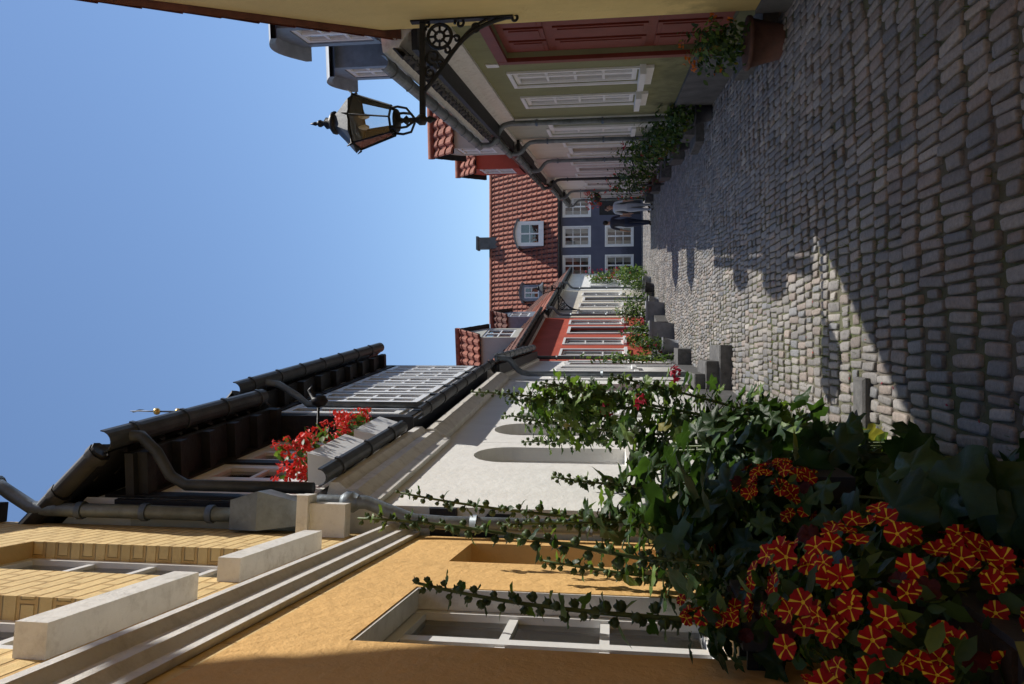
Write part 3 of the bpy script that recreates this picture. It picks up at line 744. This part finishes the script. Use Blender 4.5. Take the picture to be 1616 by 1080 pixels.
def petunia(name,c,r,nf,fs,box=None,nl=260):
    o=Obj(name,FrI(*c))
    if box:
        w,l,hh,zo=box
        o.box('box',-w,w,-l,l,zo-hh,zo,'pot'); o.box('box',-w+.015,w-.015,-l+.015,l-.015,zo+.0,zo+.01,'soil')
        o.box('bracket',-w-.12,-w,-l*.6,-l*.5,zo-hh-.02,zo-.02,'iron'); o.box('bracket',-w-.12,-w,l*.5,l*.6,zo-hh-.02,zo-.02,'iron')
    mass(o,'leaves',(0,0,0),r,nl,(.03,.075),OV,['leafd','leafm','leafd','leafm','leafl'],shell=.5)
    for i in range(nf):
        d=rng.normal(0,1,3); d/=np.linalg.norm(d)
        if d[0]<-.25: d[0]*=-1
        if d[1]>.35: d[1]*=-1
        p=d*np.array(r)*R(.95,1.16)
        nn=d+rng.normal(0,.45,3)+np.array([.15,-.3,.25])
        if random.random()<.12: flower5(o,'flowers',p,nn,fs*R(.7,1),('petdark','petdark','petdark'))
        else: flower5(o,'flowers',p,nn,fs*R(.65,1.08),('petred','petyel','petyel'))
    return o
petunia('petunia_window_box',(-.62,1.82,.95),(.2,.37,.3),155,.055,(.1,.42,.17,-.05),950).finish()
petunia('petunia_pot_plant',(-.54,2.75,1.0),(.11,.2,.16),56,.05,(.09,.1,.16,-.05),240).finish()
petunia('petunia_pot_plant',(-.78,2.25,1.27),(.07,.16,.12),16,.048,(.06,.12,.1,-.03),160).finish()
petunia('petunia_pot_plant',(-.84,3.15,1.18),(.07,.12,.18),16,.05,(.06,.1,.1,-.05),110).finish()

for (s0,s1) in ((.3,.98),(1.25,1.88)):
    o=Obj('geranium_window_box',Fr(L2x,L2y,.055,1,1))
    V=[(s0,.06,3.44),(s1,.06,3.44),(s1,.22,3.44),(s0,.22,3.44),(s0-.03,.04,3.64),(s1+.03,.04,3.64),(s1+.03,.27,3.64),(s0-.03,.27,3.64)]
    o.add('box',V,[(0,1,2,3),(4,5,6,7),(0,1,5,4),(1,2,6,5),(2,3,7,6),(3,0,4,7)],'wpaint')
    for k in range(150):
        put(o,'leaves',OV,(R(s0,s1),R(.04,.32),R(3.62,3.84)),rdir(),rdir(1),R(.05,.1),random.choice(['leafm','leafl']))
    for k in range(120):
        s=R(s0-.04,s1+.04); blob_flower(o,'flowers',(s,R(.03,.36),3.72+R(0,.22)*(.6+.4*math.sin(s*9))),R(.05,.075),'gerred',9)
    o.finish()

def potted(name,x,y,rp,hp,pm,c,r,N,flm=None,nf=0,size=(.06,.13),square=False,T=OV):
    o=Obj(name,FrI(x,y,0))
    if square:
        V=[(-rp*.85,-rp*.85,0),(rp*.85,-rp*.85,0),(rp*.85,rp*.85,0),(-rp*.85,rp*.85,0),(-rp,-rp,hp),(rp,-rp,hp),(rp,rp,hp),(-rp,rp,hp)]
        o.add('planter',V,[(0,1,2,3),(4,5,6,7),(0,1,5,4),(1,2,6,5),(2,3,7,6),(3,0,4,7)],pm)
        o.box('planter',-rp-.02,rp+.02,-rp-.02,rp+.02,hp-.05,hp+.01,pm)
    else: o.lathe('pot',[(rp*.7,.02),(rp*.85,hp*.5),(rp,hp*.88),(rp*1.1,hp*.9),(rp*1.1,hp),(rp*.9,hp)],(0,0,0),pm,18)
    mass(o,'leaves',c,r,N,size,T,['leafd','leafm','leafl'],shell=.15)
    for k in range(nf):
        d=rng.normal(0,1,3); d/=np.linalg.norm(d); blob_flower(o,'flowers',np.array(c)+d*np.array(r)*1.02,R(.06,.1),flm,7)
    o.finish()
potted('planter_with_marigolds',2.78,7.3,.22,.34,'terra',(0,0,.62),(.24,.3,.32),620,'petorange',9,size=(.03,.09))
potted('potted_shrub',3.55,12.1,.16,.3,'pot',(0,0,.55),(.24,.24,.35),300)
potted('potted_shrub',3.7,13.4,.17,.32,'pot',(0,0,.65),(.3,.3,.45),340)
potted('potted_shrub',3.75,14.4,.2,.35,'pot',(0,0,.7),(.3,.35,.5),340)
potted('potted_rose',4.0,15.6,.18,.35,'terra',(0,0,.8),(.3,.3,.55),320,'petpink',8)
potted('potted_shrub',4.1,16.8,.18,.35,'gpot',(0,0,.9),(.32,.4,.7),320)
potted('potted_shrub',4.2,17.8,.18,.35,'pot',(0,0,.8),(.35,.35,.6),320)
potted('potted_shrub',4.55,20.5,.2,.35,'gpot',(0,0,.9),(.4,.5,.7),340)
potted('potted_geranium',4.7,22.0,.2,.4,'terra',(0,0,1.0),(.4,.5,.7),340,'gerred',16)
potted('potted_geranium',4.9,24.2,.2,.4,'terra',(0,0,1.1),(.4,.5,.8),340,'gerred',30)
potted('square_planter',.15,19.3,.36,.62,'gpot',(0,0,.85),(.44,.4,.45),520,'petpink',26,square=True)
potted('potted_geranium',-.1,17.9,.2,.4,'gpot',(0,0,.7),(.3,.35,.4),320,'petpink',14)
potted('square_planter',.85,22.5,.33,.55,'gpot',(0,0,.95),(.36,.4,.55),380,'petwhite',10,square=True)
potted('topiary_ball',1.95,27.5,.2,.35,'pot',(0,0,.62),(.27,.27,.27),400,size=(.04,.08))
potted('potted_shrub',1.3,25,.2,.35,'gpot',(0,0,.8),(.35,.35,.6),340)
potted('potted_shrub',2.35,29.5,.2,.35,'gpot',(0,0,.8),(.4,.5,.6),340)
o=Obj('hanging_flower_basket',FrI(5.0,26.5,2.1))
o.lathe('basket',[(.04,-.2),(.14,-.14),(.2,0)],(0,0,0),'pot',12); o.tube('bracket',[(.3,0,.5),(0,0,.5),(0,0,.0)],.012,'iron',6)
mass(o,'leaves',(0,0,.05),(.3,.3,.25),160,(.06,.1),OV,['leafm','leafl'])
for k in range(44): blob_flower(o,'flowers',(R(-.38,.3),R(-.3,.3),R(-.2,.35)),R(.08,.12),'gerred',7)
o.finish()
o=Obj('climbing_rose',FrI(2.9,33,0))
mass(o,'leaves',(0,0,.8),(.45,1.2,.8),800,(.08,.16),OV,['leafl','leafl','leafm'],shell=.1)
mass(o,'leaves',(-.1,.6,2.0),(.25,1.3,.7),400,(.08,.15),OV,['leafl','leafm'],shell=.1)
for k in range(40): blob_flower(o,'flowers',(R(-.2,.35),R(-1.2,1.6),R(.6,2.7)),R(.08,.13),'petpink',6)
for k in range(8): o.tube('stems',[(R(-.2,.2),R(-.5,.5),0),(R(-.3,.1),R(-.5,1),1.4),(R(-.3,.0),R(-.5,1.2),2.4)],.012,'stem',6)
o.finish()
o=Obj('climbing_vine',FrI(-.42,15.9,0))
mass(o,'leaves',(.08,0,1.2),(.12,.4,1.1),380,(.06,.12),OV,['leafl','leafm'],shell=.1); o.finish()
o=Obj('joint_grass')
V=[];F=[]
for i in range(12000):
    y=R(3.0,30); q=random.random()
    x=xl(y)+abs(rng.normal(0,.7))+.02 if q<.65 else R(xl(y),xr(y))
    if math.sin(x*3.1+y*1.3)+math.sin(y*2.7-x*2)<.0: continue
    for k in range(3):
        a=R(0,6.28); hh=R(.03,.052); w=.004; dx,dy=math.cos(a)*w,math.sin(a)*w; lx,ly=R(-.03,.03),R(-.03,.03)
        xx=x+R(-.02,.02); yy=y+R(-.02,.02); b0=len(V)
        V+=[(xx-dx,yy-dy,.01),(xx+dx,yy+dy,.01),(xx+lx,yy+ly,hh)]; F.append((b0,b0+1,b0+2))
o.add('blades',V,F,'grass'); o.finish()
o=Obj('fallen_petals')
for i in range(90):
    y=R(3.2,9); x=min(xl(y)+abs(rng.normal(.3,.5)),2.5)
    put(o,'petals',OV,(x,y,.042),(R(-1,1),R(-1,1),0),(R(-.3,.3),R(-.3,.3),1),R(.015,.03),random.choice(['petpink','leafy','leafm','petred']))
o.finish()

def bev(o,part,x0,x1,y0,y1,z0,z1,m,b=.015):
    V=[];
    for (ix,iz) in ((0,z0),(0,z1-b),(b,z1)):
        V+=[(x0+ix,y0+ix,iz),(x1-ix,y0+ix,iz),(x1-ix,y1-ix,iz),(x0+ix,y1-ix,iz)]
    F=[(8,9,10,11)]
    for k in (0,4):
        for i in range(4): F.append((k+i,k+(i+1)%4,k+4+(i+1)%4,k+4+i))
    o.add(part,V,F,m)
o=Obj('stone_steps',FrI(0,0,0))
bev(o,'step_1',-.64,-.04,10.1,11.1,0,.19,'stone'); bev(o,'step_2',-.65,-.25,10.15,11.05,.19,.36,'stone'); bev(o,'step_3',-.66,-.42,10.2,11.0,.36,.5,'stone'); o.finish()
o=Obj('stone_slab'); bev(o,'slab',-.7,-.22,4.85,5.05,0,.075,'stone'); o.finish()
o=Obj('stone_doorstep'); bev(o,'step_1',3.35,3.9,13.0,13.9,0,.18,'stone'); bev(o,'step_2',3.6,3.9,13.05,13.85,.18,.34,'stone'); o.finish()

# ------------------------------------------------------------ street lamp
def lantern(name,x,y,z,sgn=-1,sc_=1.0,arm=.93):
    o=Obj(name,FrI(x,y,z))
    def P(a,h): return (sgn*a*sc_,0,h*sc_)
    def bar(pts,w=.016): 
        o.tube('bracket',[P(*p) for p in pts],w*sc_,'iron',6)
    o.box('bracket',min(0,sgn*arm*sc_),max(0,sgn*arm*sc_),-.022*sc_,.022*sc_,-.035*sc_,.015*sc_,'iron')
    o.box('bracket',min(0,sgn*.035),max(0,sgn*.035),-.035,.035,-.85*sc_,.1*sc_,'iron')
    def b2(a,b,c,d,n=12): return [(p[0],p[2]) for p in bez((a[0],0,a[1]),(b[0],0,b[1]),(c[0],0,c[1]),(d[0],0,d[1]),n)]
    bar(b2((.02,-.82),(.12,-.3),(.35,-.32),(.66,-.03)),.021)
    bar(b2((.02,-.66),(.08,-.45),(.2,-.38),(.3,-.3)),.012)
    def ring(cx,cz,r,w=.010):
        bar([(cx+r*math.cos(2*math.pi*i/18),cz+r*math.sin(2*math.pi*i/18)) for i in range(19)],w)
    ring(.17,-.17,.11,.018); ring(.17,-.17,.045,.013)
    for i in range(8):
        a=math.pi*i/4; bar([(.17+.03*math.cos(a),-.17+.03*math.sin(a)),(.17+.1*math.cos(a),-.17+.1*math.sin(a))],.011)
    def spiral(cx,cz,r,t0,turns,d=1,w=.013):
        bar([(cx+r*(1-.75*i/20)*math.cos(t0+d*turns*6.28*i/20),cz+r*(1-.75*i/20)*math.sin(t0+d*turns*6.28*i/20)) for i in range(21)],w)
    spiral(.36,-.11,.075,0,1.2); spiral(.5,-.08,.055,3.1,1.2,-1); spiral(.06,-.36,.05,1.5,1.2); spiral(.1,-.5,.045,0,1.1,-1); spiral(.3,-.24,.04,2,1.1); spiral(.06,-.05,.04,0,1.1)
    spiral(.04,-.86,.045,1.6,1.1); spiral(.42,-.17,.035,2,1); spiral(.2,-.33,.035,2,1)
    cx=sgn*arm*sc_
    L_=lambda prof,m,n=16,part='lantern': o.lathe(part,[(r*sc_,z_*sc_) for r,z_ in prof],(cx,0,0),m,n)
    L_([(.005,-.14),(.02,-.11),(.035,-.08),(.02,-.05),(.05,-.03),(.05,.02),(.025,.05),(.022,.12),(.045,.14),(.02,.17),(.03,.2),(.1,.22),(.11,.235),(.1,.25),(.03,.26)],'iron')
    for i in range(4):
        a=math.pi/4+i*math.pi/2; c_,s_=math.cos(a),math.sin(a)
        o.tube('lantern',[(cx+c_*.03*sc_,s_*.03*sc_,.07*sc_),(cx+c_*.12*sc_,s_*.12*sc_,.12*sc_),(cx+c_*.14*sc_,s_*.14*sc_,.2*sc_),(cx+c_*.13*sc_,s_*.13*sc_,.27*sc_)],.012*sc_,'iron',6)
    n=6; rb,rt,z0,z1=.14*sc_,.26*sc_,.27*sc_,.62*sc_
    def ringp(r,z_): return [(cx+r*math.cos(math.pi/6+2*math.pi*i/n),r*math.sin(math.pi/6+2*math.pi*i/n),z_) for i in range(n)]
    a=ringp(rb,z0);b_=ringp(rt,z1)
    for i in range(n):
        j=(i+1)%n; o.tube('lantern_frame',[a[i],b_[i]],.008*sc_,'iron',6); o.tube('lantern_frame',[a[i],a[j]],.011*sc_,'iron',6); o.tube('lantern_frame',[b_[i],b_[j]],.011*sc_,'iron',6)
    a2=ringp(rb*.98,z0+.005);b2_=ringp(rt*.98,z1-.005)
    o.add('lantern_glass',a2+b2_,[(i,(i+1)%n,n+(i+1)%n,n+i) for i in range(n)],'lampglass')
    o.lathe('lantern_roof',[(.29*sc_,0),(.27*sc_,.02*sc_),(.17*sc_,.11*sc_),(.09*sc_,.19*sc_),(.075*sc_,.2*sc_)],(cx,0,z1),'darkzinc',6)
    L_([(.07,.80),(.11,.82),(.1,.85),(.05,.88),(.055,.91),(.02,.94),(.035,.97),(.03,.99),(.012,1.0),(.02,1.02),(.004,1.07)],'iron',12,'finial')
    for i in range(6):
        a=math.pi/6+math.pi*i/3; o.tube('finial',[(cx+.27*sc_*math.cos(a),.27*sc_*math.sin(a),.62*sc_),(cx+.3*sc_*math.cos(a),.3*sc_*math.sin(a),.66*sc_)],[.012*sc_,.004*sc_],'iron',6)
    for q in (-.05,.05): o.lathe('mantle',[(.008,0),(.022,-.03),(.026,-.07),(.012,-.1)],(cx+q*sc_,0,.6*sc_),'curtain',10)
    o.finish()
lantern('street_lamp',2.98,6.85,3.32)
lantern('street_lamp',1.05,25.3,3.3,1,.8)

def bicycle(x,y,rot):
    o=Obj('bicycle',FrI(x,y,0,rot))
    for c in (-.52,.52):
        o.tube('wheel',[(c+.33*math.cos(6.2832*i/28),0,.34+.33*math.sin(6.2832*i/28)) for i in range(29)],.018,'iron',6)
        for i in range(12):
            a=6.2832*i/12; o.tube('spokes',[(c,0,.34),(c+.32*math.cos(a),0,.34+.32*math.sin(a))],.003,'zinc',4)
    for p in ([(-.52,0,.34),(-.12,0,.3),(.38,0,.75)],[(-.12,0,.3),(-.22,0,.85)],[(-.2,0,.75),(.36,0,.82)],[(-.52,0,.34),(-.2,0,.75)],[(.52,0,.34),(.36,0,.95)]): o.tube('frame',p,.016,'iron',6)
    o.tube('handlebar',[(.3,-.28,.98),(.38,-.15,1.0),(.38,.15,1.0),(.3,.28,.98)],.013,'iron',6)
    o.box('saddle',-.34,-.1,-.07,.07,.85,.9,'iron'); o.finish()
bicycle(4.7,23.1,math.radians(80)); bicycle(4.5,19.2,math.radians(84))

# ------------------------------------------------------------ people
def person(name,x,y,rot,shirt,trou,hair,skin=(.5,.3,.22),stride=.18,h=1.72):
    e=bpy.data.objects.new(name,None); sc.collection.objects.link(e); e.location=(x,y,.035); e.rotation_euler=(0,0,rot)
    k=h/1.72
    V=[];E=[];Rr=[]
    def v(p,r,par=None):
        V.append((p[0]*k,p[1]*k,p[2]*k)); Rr.append((r*k,r*k)); i=len(V)-1
        if par is not None: E.append((par,i))
        return i
    pel=v((0,0,.93),.14); wa=v((0,.0,1.08),.12,pel); ch=v((0,0,1.28),.145,wa); up=v((0,0,1.4),.115,ch); nk=v((0,0,1.48),.055,up); v((0,.01,1.58),.06,nk)
    for sg in (-1,1):
        hp=v((sg*.09,0,.86),.1,pel); kn=v((sg*.095,stride*.5*sg+.03,.48),.062,hp); an=v((sg*.1,stride*sg-.02,.09),.042,kn); v((sg*.11,stride*sg+.13,.035),.035,an)
        sh=v((sg*.18,0,1.4),.058,up); el=v((sg*.23,-stride*.5*sg-.02,1.13),.042,sh); wr=v((sg*.23,-stride*sg+.07,.88),.028,el); pa=v((sg*.23,-stride*sg+.1,.81),.03,wr)
        for q in range(4):
            f1=v((sg*(.225),-stride*sg+.08+.018*q,.755),.009,pa); v((sg*(.215),-stride*sg+.085+.018*q,.72-.006*(1.5-abs(q-1.5))),.008,f1)
        th=v((sg*.215,-stride*sg+.145,.80),.01,wr); v((sg*.205,-stride*sg+.155,.765),.009,th)
    me=bpy.data.meshes.new('body'); me.from_pydata(V,E,[]); o=bpy.data.objects.new('body',me); sc.collection.objects.link(o); o.parent=e
    md=o.modifiers.new('skin','SKIN'); 
    sv=me.skin_vertices[0].data if me.skin_vertices else None
    if sv:
        for i,r in enumerate(Rr): sv[i].radius=r; sv[i].use_root=(i==0)
    else: print('NO SKIN DATA')
    md.use_smooth_shade=True
    o.modifiers.new('sub','SUBSURF').levels=2; o.modifiers['sub'].render_levels=2
    m,t,b=nt(name+'_clothes'); tc=t.nodes.new('ShaderNodeTexCoord'); sx=t.nodes.new('ShaderNodeSeparateXYZ'); t.links.new(tc.outputs['Object'],sx.inputs[0])
    cr=t.nodes.new('ShaderNodeValToRGB'); cr.color_ramp.interpolation='CONSTANT'
    dv=t.nodes.new('ShaderNodeMath'); dv.operation='DIVIDE'; dv.inputs[1].default_value=2*k; t.links.new(sx.outputs['Z'],dv.inputs[0]); t.links.new(dv.outputs[0],cr.inputs['Fac'])
    el=cr.color_ramp.elements; el[0].position=0; el[0].color=(.05,.04,.04,1); el[1].position=.04; el[1].color=rgb(trou)
    q=el.new(.48); q.color=rgb(shirt); q=el.new(.735); q.color=rgb(skin)
    ab=t.nodes.new('ShaderNodeMath'); ab.operation='ABSOLUTE'; t.links.new(sx.outputs['X'],ab.inputs[0])
    gt=t.nodes.new('ShaderNodeMath'); gt.operation='GREATER_THAN'; gt.inputs[1].default_value=.19*k; t.links.new(ab.outputs[0],gt.inputs[0])
    lt=t.nodes.new('ShaderNodeMath'); lt.operation='LESS_THAN'; lt.inputs[1].default_value=1.12*k; t.links.new(sx.outputs['Z'],lt.inputs[0])
    mu=t.nodes.new('ShaderNodeMath'); mu.operation='MULTIPLY'; t.links.new(gt.outputs[0],mu.inputs[0]); t.links.new(lt.outputs[0],mu.inputs[1])
    t.links.new(mixc(t,mu.outputs[0],cr.outputs['Color'],rgb(skin)),b.inputs['Base Color']); b.inputs['Roughness'].default_value=.85
    me.materials.append(m)
    hs=mat(name+'_skin',skin,.6,.08,10,0); hh=mat(name+'_hair',hair,.6,.3,30,.5,80)
    hd=Obj('tmp',FrI(0,0,0))
    def ell(part,c,r,mm,n=14):
        Vv=[];Ff=[]
        for i in range(n+1):
            ph=math.pi*i/n
            for j in range(n): a=2*math.pi*j/n; Vv.append(((c[0]+r[0]*math.sin(ph)*math.cos(a))*k,(c[1]+r[1]*math.sin(ph)*math.sin(a))*k,(c[2]+r[2]*math.cos(ph))*k))
        for i in range(n):
            for j in range(n): Ff.append((i*n+j,i*n+(j+1)%n,(i+1)*n+(j+1)%n,(i+1)*n+j))
        hd.add(part,Vv,Ff,mm,True)
    ell('head',(0,.015,1.61),(.073,.092,.115),hs); ell('head',(0,.108,1.60),(.013,.018,.02),hs)
    for sg in (-1,1): ell('head',(sg*.075,.01,1.605),(.012,.02,.03),hs,8); ell('eyes',(sg*.03,.092,1.63),(.012,.012,.01),'pot',8)
    ell('mouth',(0,.098,1.555),(.022,.01,.006),'reddoor',8)
    ell('hair',(0,-.012,1.64),(.084,.095,.105),hh)
    for pn,p in hd.parts.items():
        W=np.concatenate(p['V']); mm=bpy.data.meshes.new(pn); mm.from_pydata(W.tolist(),[],p['F'])
        for q in p['mats']: mm.materials.append(M[q] if isinstance(q,str) else q)
        mm.polygons.foreach_set('material_index',p['mi']); mm.polygons.foreach_set('use_smooth',p['sm'])
        oo=bpy.data.objects.new(pn,mm); sc.collection.objects.link(oo); oo.parent=e
    bpy.data.objects.remove(hd.e)
person('woman_walking',4.9,28.0,math.radians(175),(.62,.68,.76),(.5,.56,.66),(.08,.05,.03),h=1.68)
person('man_walking',4.5,29.0,math.radians(10),(.05,.05,.07),(.04,.05,.09),(.03,.02,.015),h=1.8)
person('man_standing',5.2,29.8,math.radians(100),(.06,.05,.06),(.06,.06,.07),(.06,.04,.03),stride=.05,h=1.76)

# ------------------------------------------------------------ sky, sun, camera
sd=Vector((.57,.29,1)).normalized()
el=math.asin(sd.z); rotz=math.atan2(sd.x,sd.y)
w=bpy.data.worlds.new('World'); sc.world=w; w.use_nodes=True
bg=w.node_tree.nodes['Background']; sky=w.node_tree.nodes.new('ShaderNodeTexSky'); sky.sky_type='NISHITA'; sky.sun_disc=False
sky.sun_elevation=el; sky.sun_rotation=rotz; sky.air_density=1.0; sky.dust_density=.05; sky.ozone_density=3.5
w.node_tree.links.new(sky.outputs[0],bg.inputs['Color']); bg.inputs['Strength'].default_value=.145
sl=bpy.data.lights.new('sun','SUN'); sl.energy=5; sl.angle=math.radians(.5); sl.color=(1,.95,.88)
so=bpy.data.objects.new('sun',sl); sc.collection.objects.link(so); so.rotation_euler=sd.to_track_quat('Z','Y').to_euler()
cam=bpy.data.cameras.new('camera'); co=bpy.data.objects.new('camera',cam); sc.collection.objects.link(co)
th=math.atan(154/1200)
Fw=Vector((0,math.cos(th),math.sin(th))); U=Vector((0,-math.sin(th),math.cos(th)))
X=-U; Y=Vector((1,0,0)); Z=-Fw
co.matrix_world=Matrix(((X.x,Y.x,Z.x,0),(X.y,Y.y,Z.y,0),(X.z,Y.z,Z.z,1.6),(0,0,0,1)))
cam.lens=26.73; cam.sensor_width=36; cam.clip_start=.05; cam.clip_end=2000
sc.camera=co
